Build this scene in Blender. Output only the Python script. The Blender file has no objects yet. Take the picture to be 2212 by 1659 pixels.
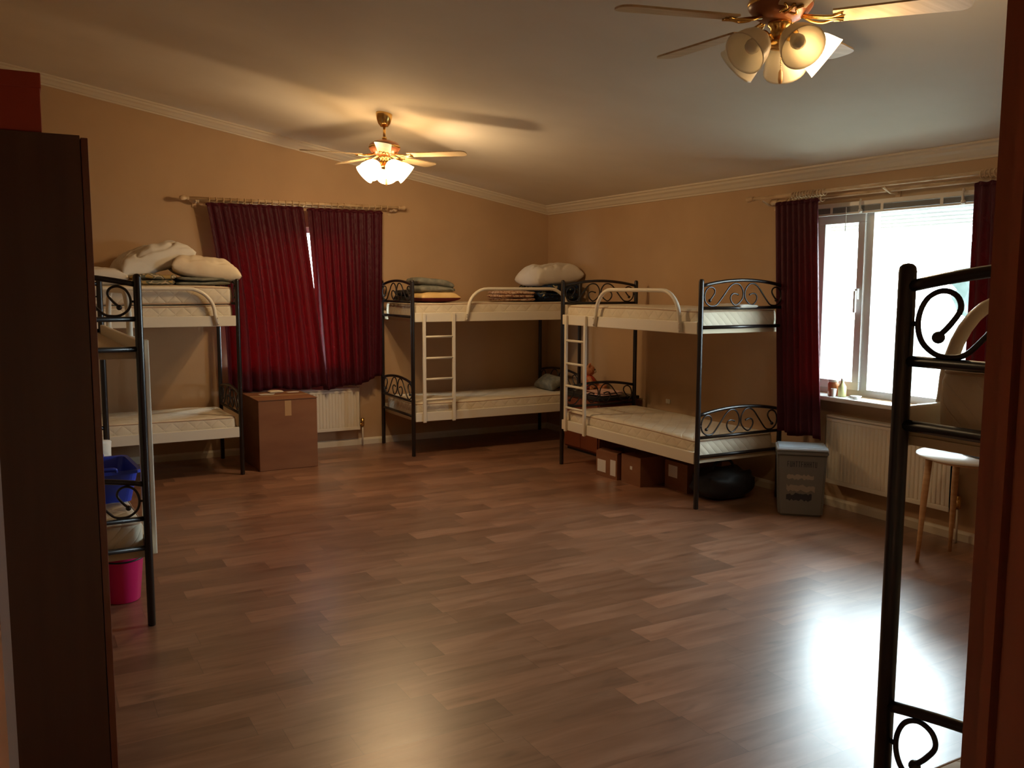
import bpy, bmesh, math, random
from mathutils import Vector, Matrix, noise
random.seed(7)
sc = bpy.context.scene
COL = sc.collection
pi = math.pi
sin, cos = math.sin, math.cos

# ------------------------------------------------------------ camera
CX, CY, CZ = -5.4554, -8.9858, 1.6972
YAW, PITCH, ROLL, FPX = 1.06495, 0.11078, 0.00262, 1914.63
cam_d = bpy.data.cameras.new('camera')
cam = bpy.data.objects.new('camera', cam_d)
COL.objects.link(cam)
fw = Vector((cos(YAW)*cos(PITCH), sin(YAW)*cos(PITCH), -sin(PITCH)))
rt = Vector((sin(YAW), -cos(YAW), 0))
up = rt.cross(fw)
r2 = rt*cos(ROLL) + up*sin(ROLL)
u2 = -rt*sin(ROLL) + up*cos(ROLL)
M = Matrix(((r2.x, u2.x, -fw.x, CX), (r2.y, u2.y, -fw.y, CY), (r2.z, u2.z, -fw.z, CZ), (0, 0, 0, 1)))
cam.matrix_world = M
cam_d.sensor_fit = 'HORIZONTAL'
cam_d.sensor_width = 36.0
cam_d.lens = FPX/2212*36.0
cam_d.clip_start = 0.02
sc.camera = cam

# ------------------------------------------------------------ light and exposure
SKY = 38.0
LAMP = 22.0
BULB_W = 11.5
sc.view_settings.view_transform = 'Standard'
sc.view_settings.look = 'None'
sc.view_settings.gamma = 1.0
sc.view_settings.use_curve_mapping = False
sc.view_settings.exposure = 0.14
sc.cycles.use_denoising = True
sc.cycles.max_bounces = 8
sc.cycles.diffuse_bounces = 5
sc.cycles.glossy_bounces = 4
sc.cycles.transmission_bounces = 6
sc.cycles.transparent_max_bounces = 8
sc.cycles.caustics_reflective = False
sc.cycles.caustics_refractive = False
sc.cycles.sample_clamp_indirect = 6.0
w = bpy.data.worlds.new('overcast_sky')
sc.world = w
w.use_nodes = True
nt = w.node_tree
bg = nt.nodes['Background']
bg.inputs[0].default_value = (0.80, 0.92, 1.0, 1)
bg.inputs[1].default_value = SKY
def portal(name, loc, rot, sx, sy):
    d = bpy.data.lights.new(name, 'AREA'); d.shape = 'RECTANGLE'; d.size = sx; d.size_y = sy
    d.cycles.is_portal = True
    o = bpy.data.objects.new(name, d); COL.objects.link(o); o.location = loc; o.rotation_euler = rot
portal('sky_portal_right', (0.21, -4.70, 1.585), (0, pi/2, 0), 1.40, 1.46)
portal('sky_portal_left', (-2.95, 0.21, 1.575), (-pi/2, 0, 0), 1.30, 1.40)

# ------------------------------------------------------------ mesh helpers
def obj(name, bm, mat, parent=None, smooth=False):
    me = bpy.data.meshes.new(name)
    if smooth:
        for f in bm.faces: f.smooth = True
    bm.normal_update()
    bm.to_mesh(me); bm.free()
    o = bpy.data.objects.new(name, me); COL.objects.link(o)
    if isinstance(mat, (list, tuple)):
        for m in mat: me.materials.append(m)
    else: me.materials.append(mat)
    if parent: o.parent = parent
    return o
def thing(name, label, cat, loc=(0, 0, 0), rz=0.0, group=None):
    o = bpy.data.objects.new(name, None); COL.objects.link(o)
    o.location = loc; o.rotation_euler = (0, 0, rz); o.empty_display_size = .1
    o['label'] = label; o['category'] = cat
    if group: o['group'] = group
    return o
def tag(o, label, cat, group=None):
    o['label'] = label; o['category'] = cat
    if group: o['group'] = group
    return o
def struct(o):
    o['kind'] = 'structure'; return o
def BM(): return bmesh.new()
def box(bm, x0, x1, y0, y1, z0, z1, mi=0, bev=0.0):
    vs = [bm.verts.new((x, y, z)) for x in (x0, x1) for y in (y0, y1) for z in (z0, z1)]
    fs = []
    for q in ((0,1,3,2),(4,6,7,5),(0,4,5,1),(2,3,7,6),(0,2,6,4),(1,5,7,3)):
        f = bm.faces.new([vs[i] for i in q]); f.material_index = mi; fs.append(f)
    if bev > 0:
        es = list({e for f in fs for e in f.edges})
        bmesh.ops.bevel(bm, geom=es, offset=bev, segments=2, affect='EDGES', profile=.5)
    return vs
def prism(bm, pts, ext):
    """extrude a closed polygon (list of 3-D points) by vector ext"""
    a = [bm.verts.new(p) for p in pts]
    b = [bm.verts.new(Vector(p)+Vector(ext)) for p in pts]
    bm.faces.new(a); bm.faces.new(b[::-1])
    n = len(a)
    for i in range(n):
        bm.faces.new((a[i], b[i], b[(i+1) % n], a[(i+1) % n]))
    bmesh.ops.recalc_face_normals(bm, faces=bm.faces)
def frames(pts, closed=False):
    n = len(pts); T = []
    for i in range(n):
        if closed: t = pts[(i+1) % n]-pts[i-1]
        else: t = pts[min(i+1, n-1)]-pts[max(i-1, 0)]
        T.append(t.normalized())
    N = T[0].orthogonal().normalized(); out = []
    for i in range(n):
        N = (N - T[i]*N.dot(T[i])).normalized()
        out.append((N, T[i].cross(N)))
    return out
def tube(bm, pts, r, seg=8, closed=False, cap=True):
    pts = [Vector(p) for p in pts]; n = len(pts)
    rs = r if isinstance(r, (list, tuple)) else [r]*n
    fr = frames(pts, closed); rings = []
    for i in range(n):
        a, b = fr[i]
        rings.append([bm.verts.new(pts[i]+(a*cos(2*pi*k/seg)+b*sin(2*pi*k/seg))*rs[i]) for k in range(seg)])
    m = n if closed else n-1
    for i in range(m):
        A, B = rings[i], rings[(i+1) % n]
        for k in range(seg):
            bm.faces.new((A[k], A[(k+1) % seg], B[(k+1) % seg], B[k]))
    if cap and not closed:
        bm.faces.new(rings[0][::-1]); bm.faces.new(rings[-1])
def lathe(bm, prof, seg=24, mtx=None, closed_ends=True):
    """prof: list of (r, z) ; around z, transformed by mtx"""
    rings = []
    for r, z in prof:
        rings.append([bm.verts.new((r*cos(2*pi*k/seg), r*sin(2*pi*k/seg), z)) for k in range(seg)])
    for i in range(len(rings)-1):
        A, B = rings[i], rings[i+1]
        for k in range(seg):
            bm.faces.new((A[k], A[(k+1) % seg], B[(k+1) % seg], B[k]))
    if closed_ends:
        if prof[0][0] > 1e-6: bm.faces.new(rings[0][::-1])
        if prof[-1][0] > 1e-6: bm.faces.new(rings[-1])
    vs = [v for R_ in rings for v in R_]
    if mtx is not None: bmesh.ops.transform(bm, matrix=mtx, verts=vs)
    bmesh.ops.remove_doubles(bm, verts=vs, dist=1e-6)
def sphere(bm, c, r, seg=12, sc_=(1, 1, 1)):
    m = Matrix.Translation(c) @ Matrix.Diagonal((*sc_, 1))
    bmesh.ops.create_uvsphere(bm, u_segments=seg, v_segments=max(6, seg//2+2), radius=r, matrix=m)
def smooth_path(P, n=6):
    P = [Vector(p) for p in P]; out = []
    for i in range(len(P)-1):
        p0, p1, p2, p3 = P[max(i-1, 0)], P[i], P[i+1], P[min(i+2, len(P)-1)]
        for k in range(n):
            t = k/n
            out.append(.5*((2*p1)+(p2-p0)*t+(2*p0-5*p1+4*p2-p3)*t*t+(3*p1-p0-3*p2+p3)*t**3))
    out.append(P[-1]); return out

# ------------------------------------------------------------ materials
def mat(name, col, rough=.5, metal=0.0, spec=.5, **k):
    m = bpy.data.materials.new(name); m.use_nodes = True
    b = m.node_tree.nodes['Principled BSDF']
    b.inputs['Base Color'].default_value = (*col, 1)
    b.inputs['Roughness'].default_value = rough
    b.inputs['Metallic'].default_value = metal
    b.inputs['Specular IOR Level'].default_value = spec
    for kk, v in k.items(): b.inputs[kk].default_value = v
    return m
def nn(m, t, **k):
    n = m.node_tree.nodes.new(t)
    for a, v in k.items(): setattr(n, a, v)
    return n
def lk(m, a, b): m.node_tree.links.new(a, b)
def bsdf(m): return m.node_tree.nodes['Principled BSDF']
def coords(m, kind='Object', scale=(1, 1, 1)):
    t = nn(m, 'ShaderNodeTexCoord'); mp = nn(m, 'ShaderNodeMapping')
    mp.inputs['Scale'].default_value = scale
    lk(m, t.outputs[kind], mp.inputs[0]); return mp.outputs[0]
def ramp(m, fac, stops):
    r = nn(m, 'ShaderNodeValToRGB'); e = r.color_ramp.elements
    e[0].position, e[0].color = stops[0][0], (*stops[0][1], 1)
    e[1].position, e[1].color = stops[-1][0], (*stops[-1][1], 1)
    for p, c in stops[1:-1]:
        x = e.new(p); x.color = (*c, 1)
    lk(m, fac, r.inputs[0]); return r.outputs[0]
def noisy(m, c1, c2, scale=(5, 5, 5), detail=4, bump=0.0, lo=.35, hi=.65, kind='Object'):
    n = nn(m, 'ShaderNodeTexNoise'); n.inputs['Scale'].default_value = 1; n.inputs['Detail'].default_value = detail
    lk(m, coords(m, kind, scale), n.inputs[0])
    lk(m, ramp(m, n.outputs[0], [(lo, c1), (hi, c2)]), bsdf(m).inputs['Base Color'])
    if bump:
        b = nn(m, 'ShaderNodeBump'); b.inputs['Strength'].default_value = bump; b.inputs['Distance'].default_value = .01
        lk(m, n.outputs[0], b.inputs['Height']); lk(m, b.outputs[0], bsdf(m).inputs['Normal'])
    return m

M_wall = noisy(mat('wall_paint', (.6, .4, .22), .75, spec=.25), (.50, .335, .195), (.55, .375, .22), (1.5, 1.5, 1.5), bump=.0)
M_ceil = noisy(mat('ceiling_paint', (.7, .68, .62), .7, spec=.25), (.72, .66, .56), (.76, .70, .60), (2, 2, 2))
M_trim = mat('trim_white', (.72, .64, .50), .45)
M_black = mat('black_metal', (.012, .008, .007), .32, spec=.6)
M_cream = mat('cream_metal', (.80, .74, .60), .38)
M_slat = mat('slat_board', (.55, .45, .30), .6)
M_brass = mat('brass', (.75, .48, .16), .22, 1.0)
M_copper = mat('copper_wood', (.35, .12, .05), .3)
M_bladewood = noisy(mat('blade_wood', (.6, .45, .25), .45), (.55, .40, .22), (.68, .52, .32), (3, 40, 10))
M_rad = mat('radiator_enamel', (.78, .72, .60), .35)
M_pvc = mat('window_pvc', (.80, .80, .79), .35)
M_poles = noisy(mat('pole_wood', (.62, .45, .27), .5), (.48, .31, .16), (.70, .52, .32), (8, 8, 30))
M_whitepole = mat('blind_white', (.8, .78, .72), .35)
M_darkslat = mat('blind_slat', (.35, .37, .38), .4)
M_jamb = noisy(mat('door_frame_wood', (.25, .06, .025), .4), (.085, .021, .010), (.125, .032, .014), (14, 14, 1.2))
M_wardrobe = noisy(mat('wardrobe_laminate', (.08, .03, .015), .5), (.075, .026, .014), (.105, .038, .02), (10, 10, .8))
M_wardedge = mat('wardrobe_edge', (.17, .045, .02), .4)
M_redbox = mat('red_carton', (.42, .05, .02), .6)
M_card = noisy(mat('cardboard', (.42, .21, .095), .8), (.23, .090, .038), (.28, .12, .052), (2, 2, 6))
M_tape = mat('packing_tape', (.50, .30, .14), .3)
M_paper = mat('paper_label', (.75, .72, .66), .7)
M_pink = mat('pink_plastic', (.80, .02, .18), .35)
M_blue = mat('blue_plastic', (.03, .06, .50), .35)
M_blackpl = mat('black_plastic', (.012, .012, .014), .4)
M_bin = mat('grey_plastic', (.17, .17, .16), .55)
M_binlid = mat('lid_plastic', (.40, .46, .52), .3)
M_binprint = mat('bin_print_dark', (.03, .035, .05), .6)
M_binprint2 = mat('bin_print_light', (.34, .30, .24), .6)
M_tabletop = mat('white_tabletop', (.85, .85, .83), .25)
M_tableleg = noisy(mat('beech_wood', (.6, .36, .17), .45), (.52, .29, .13), (.62, .38, .19), (6, 6, 40))
M_bag = mat('black_bag', (.012, .011, .012), .6)
M_cabinet = noisy(mat('red_brown_wood', (.28, .07, .03), .45), (.17, .042, .018), (.23, .062, .026), (20, 3, 3))
M_teddy = noisy(mat('teddy_plush', (.55, .22, .09), .95), (.45, .16, .06), (.62, .28, .13), (60, 60, 60), bump=.6)
M_teddyred = mat('teddy_shirt', (.60, .07, .03), .8)
M_chain = mat('chain_brass', (.7, .5, .22), .3, 1.0)
M_socket = mat('socket_white', (.78, .76, .70), .4)

def fabric(name, c1, c2, scale=(8, 8, 8), rough=.85, bump=.15, lo=.4, hi=.6):
    m = mat(name, c1, rough, spec=.2)
    return noisy(m, c1, c2, scale, 3, bump, lo, hi)
M_pillow = fabric('white_cotton', (.70, .66, .58), (.76, .72, .64), (5, 5, 5))
M_pillow2 = fabric('cream_cotton', (.68, .56, .40), (.75, .64, .47), (5, 5, 5))
M_greywool = fabric('grey_wool', (.16, .16, .13), (.24, .23, .18), (14, 14, 14), bump=.3)
M_yellow = fabric('yellow_cotton', (.75, .50, .20), (.82, .58, .27), (6, 6, 6))
M_maroon = fabric('maroon_cotton', (.10, .012, .012), (.13, .02, .018), (6, 6, 6))
M_pinkcloth = fabric('pink_linen', (.62, .38, .33), (.72, .50, .45), (18, 18, 18), lo=.45, hi=.55)
def floral(name, base, cols, scale, thr):
    m = mat(name, base, .85, spec=.2)
    v = nn(m, 'ShaderNodeTexNoise'); v.inputs['Scale'].default_value = 1; v.inputs['Detail'].default_value = 1.5
    lk(m, coords(m, 'Object', scale), v.inputs[0])
    st = [(0, base)]
    for i, (p, c) in enumerate(cols): st.append((p, c))
    r = ramp(m, v.outputs[0], st)
    for n in m.node_tree.nodes:
        if n.bl_idname == 'ShaderNodeValToRGB': n.color_ramp.interpolation = 'CONSTANT'
    lk(m, r, bsdf(m).inputs['Base Color'])
    return m
M_floral = floral('blue_floral_cotton', (.012, .014, .022), [(.50, (.02, .05, .13)), (.56, (.015, .015, .02)), (.62, (.10, .14, .06)), (.66, (.5, .42, .34))], (16, 16, 16), .5)
M_patch = floral('brown_floral_cotton', (.62, .42, .27), [(.44, (.24, .08, .045)), (.50, (.66, .48, .33)), (.57, (.30, .12, .07)), (.62, (.68, .52, .38))], (15, 15, 34), .5)
M_camo = floral('olive_patchwork_cotton', (.42, .28, .10), [(.46, (.13, .13, .09)), (.53, (.55, .45, .30)), (.60, (.20, .19, .13))], (12, 12, 16), .5)

# quilted mattress ticking
def ticking():
    m = mat('mattress_ticking', (.72, .63, .48), .75, spec=.25)
    co = coords(m, 'Object', (1, 1, 1))
    sp = nn(m, 'ShaderNodeSeparateXYZ'); lk(m, co, sp.inputs[0])
    def f(a, b, sgn):
        q = nn(m, 'ShaderNodeMath', operation='ADD' if sgn > 0 else 'SUBTRACT'); lk(m, a, q.inputs[0]); lk(m, b, q.inputs[1])
        s = nn(m, 'ShaderNodeMath', operation='MULTIPLY'); s.inputs[1].default_value = pi/.13; lk(m, q.outputs[0], s.inputs[0])
        t = nn(m, 'ShaderNodeMath', operation='SINE'); lk(m, s.outputs[0], t.inputs[0])
        u = nn(m, 'ShaderNodeMath', operation='ABSOLUTE'); lk(m, t.outputs[0], u.inputs[0])
        v = nn(m, 'ShaderNodeMath', operation='POWER'); v.inputs[1].default_value = .35; lk(m, u.outputs[0], v.inputs[0]); return v.outputs[0]
    yz = nn(m, 'ShaderNodeMath', operation='ADD'); lk(m, sp.outputs[1], yz.inputs[0]); lk(m, sp.outputs[2], yz.inputs[1])
    a = f(sp.outputs[0], yz.outputs[0], 1); b = f(sp.outputs[0], yz.outputs[0], -1)
    mn = nn(m, 'ShaderNodeMath', operation='MINIMUM'); lk(m, a, mn.inputs[0]); lk(m, b, mn.inputs[1])
    bp = nn(m, 'ShaderNodeBump'); bp.inputs['Strength'].default_value = .45; bp.inputs['Distance'].default_value = .012
    lk(m, mn.outputs[0], bp.inputs['Height']); lk(m, bp.outputs[0], bsdf(m).inputs['Normal'])
    n = nn(m, 'ShaderNodeTexNoise'); n.inputs['Scale'].default_value = 6; lk(m, co, n.inputs[0])
    lk(m, ramp(m, n.outputs[0], [(.35, (.68, .59, .44)), (.65, (.75, .67, .52))]), bsdf(m).inputs['Base Color'])
    return m
M_tick = ticking()
M_pipe = mat('mattress_piping', (.50, .34, .22), .7)

# wood-pattern vinyl floor: plank rows along x
def floor_mat():
    m = mat('floor_vinyl', (.3, .15, .08), .30, spec=.85)
    bsdf(m).inputs['Coat Weight'].default_value = .35; bsdf(m).inputs['Coat Roughness'].default_value = .30; bsdf(m).inputs['Coat IOR'].default_value = 1.6
    N = m.node_tree
    co = coords(m, 'Object', (1, 1, 1))
    sp = nn(m, 'ShaderNodeSeparateXYZ'); lk(m, co, sp.inputs[0])
    def math_(op, a, b=None, c=None):
        q = nn(m, 'ShaderNodeMath', operation=op)
        for i, v in enumerate((a, b, c)):
            if v is None: continue
            if isinstance(v, (int, float)): q.inputs[i].default_value = v
            else: lk(m, v, q.inputs[i])
        return q.outputs[0]
    X, Y = sp.outputs[0], sp.outputs[1]
    ry = math_('DIVIDE', math_('ADD', Y, 4.908), .164)
    row = math_('FLOOR', ry)
    wn = nn(m, 'ShaderNodeTexWhiteNoise', noise_dimensions='1D'); lk(m, row, wn.inputs['W'])
    PL = .62
    rx = math_('DIVIDE', math_('ADD', X, math_('MULTIPLY', wn.outputs[0], 3.0)), PL)
    colx = math_('FLOOR', rx)
    cb = nn(m, 'ShaderNodeCombineXYZ'); lk(m, colx, cb.inputs[0]); lk(m, row, cb.inputs[1])
    wn2 = nn(m, 'ShaderNodeTexWhiteNoise', noise_dimensions='3D'); lk(m, cb.outputs[0], wn2.inputs['Vector'])
    fy = math_('FRACT', ry); fx = math_('FRACT', rx)
    ey = math_('MINIMUM', fy, math_('SUBTRACT', 1, fy))
    ex = math_('MINIMUM', fx, math_('SUBTRACT', 1, fx))
    sy = nn(m, 'ShaderNodeMapRange'); lk(m, ey, sy.inputs[0]); sy.inputs[2].default_value = .012; sy.inputs[3].default_value = .62; sy.inputs[4].default_value = 1
    sx = nn(m, 'ShaderNodeMapRange'); lk(m, ex, sx.inputs[0]); sx.inputs[2].default_value = .004; sx.inputs[3].default_value = .55; sx.inputs[4].default_value = 1
    # grain, offset per plank
    off = nn(m, 'ShaderNodeVectorMath', operation='SCALE'); lk(m, wn2.outputs['Color'], off.inputs[0]); off.inputs['Scale'].default_value = 17
    ad = nn(m, 'ShaderNodeVectorMath', operation='ADD'); lk(m, co, ad.inputs[0]); lk(m, off.outputs[0], ad.inputs[1])
    mp = nn(m, 'ShaderNodeMapping'); mp.inputs['Scale'].default_value = (2.2, 16, 1); lk(m, ad.outputs[0], mp.inputs[0])
    g = nn(m, 'ShaderNodeTexNoise'); g.inputs['Scale'].default_value = 1; g.inputs['Detail'].default_value = 6; g.inputs['Roughness'].default_value = .55; g.inputs['Distortion'].default_value = .7
    lk(m, mp.outputs[0], g.inputs[0])
    mp2 = nn(m, 'ShaderNodeMapping'); mp2.inputs['Scale'].default_value = (4.5, 11, 1); lk(m, ad.outputs[0], mp2.inputs[0])
    kn = nn(m, 'ShaderNodeTexNoise'); kn.inputs['Scale'].default_value = 1; kn.inputs['Detail'].default_value = 2
    lk(m, mp2.outputs[0], kn.inputs[0])
    knot = nn(m, 'ShaderNodeMapRange'); lk(m, kn.outputs[0], knot.inputs[0]); knot.inputs[1].default_value = .66; knot.inputs[2].default_value = .80; knot.inputs[3].default_value = 1; knot.inputs[4].default_value = .55
    base = ramp(m, g.outputs[0], [(.30, (.22, .100, .054)), (.5, (.305, .152, .088)), (.70, (.38, .205, .125))])
    tone = nn(m, 'ShaderNodeMapRange'); lk(m, wn2.outputs[0], tone.inputs[0]); tone.inputs[3].default_value = .72; tone.inputs[4].default_value = 1.12
    grad = nn(m, 'ShaderNodeMapRange'); lk(m, fx, grad.inputs[0]); grad.inputs[3].default_value = 1.10; grad.inputs[4].default_value = .84
    k = math_('MULTIPLY', math_('MULTIPLY', math_('MULTIPLY', tone.outputs[0], grad.outputs[0]), knot.outputs[0]), math_('MULTIPLY', sx.outputs[0], sy.outputs[0]))
    mx = nn(m, 'ShaderNodeVectorMath', operation='SCALE'); lk(m, base, mx.inputs[0]); lk(m, k, mx.inputs['Scale'])
    lk(m, mx.outputs[0], bsdf(m).inputs['Base Color'])
    rr = nn(m, 'ShaderNodeMapRange'); lk(m, g.outputs[0], rr.inputs[0]); rr.inputs[3].default_value = .26; rr.inputs[4].default_value = .38
    lk(m, rr.outputs[0], bsdf(m).inputs['Roughness'])
    bp = nn(m, 'ShaderNodeBump'); bp.inputs['Strength'].default_value = .06; bp.inputs['Distance'].default_value = .004
    lk(m, g.outputs[0], bp.inputs['Height']); lk(m, bp.outputs[0], bsdf(m).inputs['Normal'])
    return m
M_floor = floor_mat()

def curtain_mat(name, col, tcol, tr):
    m = bpy.data.materials.new(name); m.use_nodes = True
    N = m.node_tree; N.nodes.clear()
    out = N.nodes.new('ShaderNodeOutputMaterial')
    p = N.nodes.new('ShaderNodeBsdfPrincipled')
    p.inputs['Base Color'].default_value = (*col, 1); p.inputs['Roughness'].default_value = .55
    p.inputs['Specular IOR Level'].default_value = .3
    p.inputs['Sheen Weight'].default_value = .08; p.inputs['Sheen Tint'].default_value = (.9, .2, .25, 1)
    t = N.nodes.new('ShaderNodeBsdfTranslucent'); t.inputs[0].default_value = (*tcol, 1)
    mx = N.nodes.new('ShaderNodeMixShader'); mx.inputs[0].default_value = tr
    tc = N.nodes.new('ShaderNodeTexCoord'); sp = N.nodes.new('ShaderNodeSeparateXYZ'); N.links.new(tc.outputs['UV'], sp.inputs[0])
    def f(sgn):
        a = N.nodes.new('ShaderNodeMath'); a.operation = 'ADD' if sgn > 0 else 'SUBTRACT'
        N.links.new(sp.outputs[0], a.inputs[0]); N.links.new(sp.outputs[1], a.inputs[1])
        b = N.nodes.new('ShaderNodeMath'); b.operation = 'MULTIPLY'; b.inputs[1].default_value = pi/.11; N.links.new(a.outputs[0], b.inputs[0])
        c = N.nodes.new('ShaderNodeMath'); c.operation = 'SINE'; N.links.new(b.outputs[0], c.inputs[0])
        d = N.nodes.new('ShaderNodeMath'); d.operation = 'ABSOLUTE'; N.links.new(c.outputs[0], d.inputs[0])
        e = N.nodes.new('ShaderNodeMath'); e.operation = 'POWER'; e.inputs[1].default_value = .3; N.links.new(d.outputs[0], e.inputs[0]); return e
    a, b = f(1), f(-1)
    mn = N.nodes.new('ShaderNodeMath'); mn.operation = 'MINIMUM'; N.links.new(a.outputs[0], mn.inputs[0]); N.links.new(b.outputs[0], mn.inputs[1])
    bp = N.nodes.new('ShaderNodeBump'); bp.inputs['Strength'].default_value = .5; bp.inputs['Distance'].default_value = .006
    N.links.new(mn.outputs[0], bp.inputs['Height']); N.links.new(bp.outputs[0], p.inputs['Normal'])
    N.links.new(p.outputs[0], mx.inputs[1]); N.links.new(t.outputs[0], mx.inputs[2]); N.links.new(mx.outputs[0], out.inputs[0])
    return m
M_curt = curtain_mat('burgundy_satin', (.065, .004, .012), (.50, .007, .035), .15)

def glass_mat():
    m = bpy.data.materials.new('window_glass'); m.use_nodes = True
    N = m.node_tree; N.nodes.clear()
    out = N.nodes.new('ShaderNodeOutputMaterial'); t = N.nodes.new('ShaderNodeBsdfTransparent'); t.inputs[0].default_value = (.93, .96, .95, 1)
    g = N.nodes.new('ShaderNodeBsdfGlossy'); g.inputs['Roughness'].default_value = .02
    mx = N.nodes.new('ShaderNodeMixShader'); mx.inputs[0].default_value = .06
    N.links.new(t.outputs[0], mx.inputs[1]); N.links.new(g.outputs[0], mx.inputs[2]); N.links.new(mx.outputs[0], out.inputs[0]); return m
M_glass = glass_mat()
def emis(name, col, s):
    m = bpy.data.materials.new(name); m.use_nodes = True
    N = m.node_tree; N.nodes.clear()
    out = N.nodes.new('ShaderNodeOutputMaterial'); e = N.nodes.new('ShaderNodeEmission')
    e.inputs[0].default_value = (*col, 1); e.inputs[1].default_value = s
    N.links.new(e.outputs[0], out.inputs[0]); return m
LC = (1.0, .69, .37)
def lit_shade():
    m = emis('lit_frosted_glass', LC, LAMP*.55)
    N = m.node_tree; e = [n for n in N.nodes if n.bl_idname == 'ShaderNodeEmission'][0]; out = [n for n in N.nodes if n.bl_idname == 'ShaderNodeOutputMaterial'][0]
    t = N.nodes.new('ShaderNodeBsdfTransparent'); t.inputs[0].default_value = (1, .93, .80, 1)
    mx = N.nodes.new('ShaderNodeMixShader'); mx.inputs[0].default_value = .5
    N.links.new(e.outputs[0], mx.inputs[1]); N.links.new(t.outputs[0], mx.inputs[2]); N.links.new(mx.outputs[0], out.inputs[0]); return m
M_shade_on = lit_shade()
def frosted():
    m = bpy.data.materials.new('frosted_glass'); m.use_nodes = True
    N = m.node_tree; N.nodes.clear()
    out = N.nodes.new('ShaderNodeOutputMaterial')
    p = N.nodes.new('ShaderNodeBsdfPrincipled'); p.inputs['Base Color'].default_value = (.88, .85, .78, 1); p.inputs['Roughness'].default_value = .3
    t = N.nodes.new('ShaderNodeBsdfTranslucent'); t.inputs[0].default_value = (.95, .90, .78, 1)
    mx = N.nodes.new('ShaderNodeMixShader'); mx.inputs[0].default_value = .5
    N.links.new(p.outputs[0], mx.inputs[1]); N.links.new(t.outputs[0], mx.inputs[2]); N.links.new(mx.outputs[0], out.inputs[0]); return m
M_shade_off = frosted()
M_bulb_on = emis('lit_bulb', LC, LAMP)
M_bulb_off = mat('bulb_glass', (.8, .78, .72), .2)

# ------------------------------------------------------------ the room
XW, YW = -5.95, -8.55        # side wall, door wall
ZC, SL = 2.60, .1768
def zceil(x): return ZC - SL*x
T = .20
bm = BM(); box(bm, -7.2, T, -11.6, T, -.12, 0); struct(obj('floor', bm, M_floor))
bm = BM(); prism(bm, [(T, -8.67, zceil(T)), (XW-T, -8.67, zceil(XW-T)), (XW-T, -8.67, zceil(XW-T)+.12), (T, -8.67, zceil(T)+.12)], (0, 8.67+T, 0))
struct(obj('ceiling', bm, M_ceil))
# right wall (x = 0) with window opening
WY0, WY1, WZ0, WZ1 = -5.43, -3.97, .87, 2.30
bm = BM()
zt = zceil(0)
box(bm, 0, T, -8.67, WY0, 0, zt); box(bm, 0, T, WY1, T, 0, zt)
box(bm, 0, T, WY0, WY1, 0, WZ0); box(bm, 0, T, WY0, WY1, WZ1, zt)
struct(obj('wall_right', bm, M_wall))
# left wall (y = 0), gabled, with window opening
LX0, LX1, LZ0, LZ1 = -3.62, -2.42, .88, 2.28
bm = BM()
def pl(x0, x1, z0, z1a, z1b): prism(bm, [(x0, 0, z0), (x1, 0, z0), (x1, 0, z1b), (x0, 0, z1a)], (0, T, 0))
pl(XW, LX0, 0, zceil(XW), zceil(LX0)); pl(LX1, 0, 0, zceil(LX1), zceil(0))
pl(LX0, LX1, 0, LZ0, LZ0); pl(LX0, LX1, LZ1, zceil(LX0), zceil(LX1))
struct(obj('wall_left', bm, M_wall))
bm = BM(); box(bm, XW-T, XW, -8.67, T, 0, zceil(XW)); struct(obj('wall_side', bm, M_wall))
# door wall with the doorway the camera looks through
DX0, DX1, DZ = -5.49, -4.745, 2.12
bm = BM()
def pd(x0, x1, z0): prism(bm, [(x0, -8.55, z0), (x1, -8.55, z0), (x1, -8.55, zceil(x1)), (x0, -8.55, zceil(x0))], (0, -.12, 0))
pd(XW, DX0, 0); pd(DX1, 0, 0); pd(DX0, DX1, DZ)
struct(obj('wall_door', bm, M_wall))
# hallway shell behind the camera
bm = BM(); box(bm, -7.0, -6.9, -11.4, -8.67, 0, 2.5); struct(obj('wall_hall_left', bm, M_wall))
bm = BM(); box(bm, -3.6, -3.5, -11.4, -8.67, 0, 2.5); struct(obj('wall_hall_right', bm, M_wall))
bm = BM(); box(bm, -7.0, -3.5, -11.5, -11.4, 0, 2.5); struct(obj('wall_hall_back', bm, M_wall))
bm = BM(); box(bm, -7.0, -3.5, -11.5, -8.67, 2.5, 2.6); struct(obj('ceiling_hall', bm, M_ceil))
# door lining: stepped reddish-brown frame
tr = None
bm = BM()
box(bm, DX1-.022, DX1, -8.5635, -8.5545, 0, DZ)          # architrave edge
box(bm, DX1-.010, DX1, -8.573, -8.5635, 0, DZ)           # groove
box(bm, DX1-.024, DX1, -8.665, -8.573, 0, DZ)            # right lining
box(bm, DX0, DX1, -8.665, -8.555, DZ-.022, DZ)
struct(obj('trim_1', bm, M_jamb))
bm = BM(); box(bm, DX0, DX0+.024, -8.665, -8.555, 0, DZ-.022); struct(obj('trim_2', bm, mat('door_lining_tan', (.15, .085, .055), .6)))
bm = BM(); box(bm, DX1-.006, DX1+.07, -8.692, -8.67, 0, DZ+.07); box(bm, DX1-.012, DX1+.05, -8.55, -8.535, 0, DZ+.05)
struct(obj('trim_3', bm, M_jamb))
# crown moulding
def crown_profile():
    return [(0, 0), (.012, 0), (.016, .012), (.030, .018), (.050, .040), (.070, .052), (.078, .068), (.095, .074), (.095, .088), (0, .088)]
bm = BM(); P = crown_profile()
prism(bm, [(-a, -8.55, ZC-.088+b+a*SL*.9) for a, b in P], (0, 8.55, 0)); struct(obj('trim_4', bm, M_trim))
bm = BM()
prism(bm, [(0, -a, zceil(0)-.088+b) for a, b in P], (XW, 0, -SL*XW)); struct(obj('trim_5', bm, M_trim))
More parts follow.
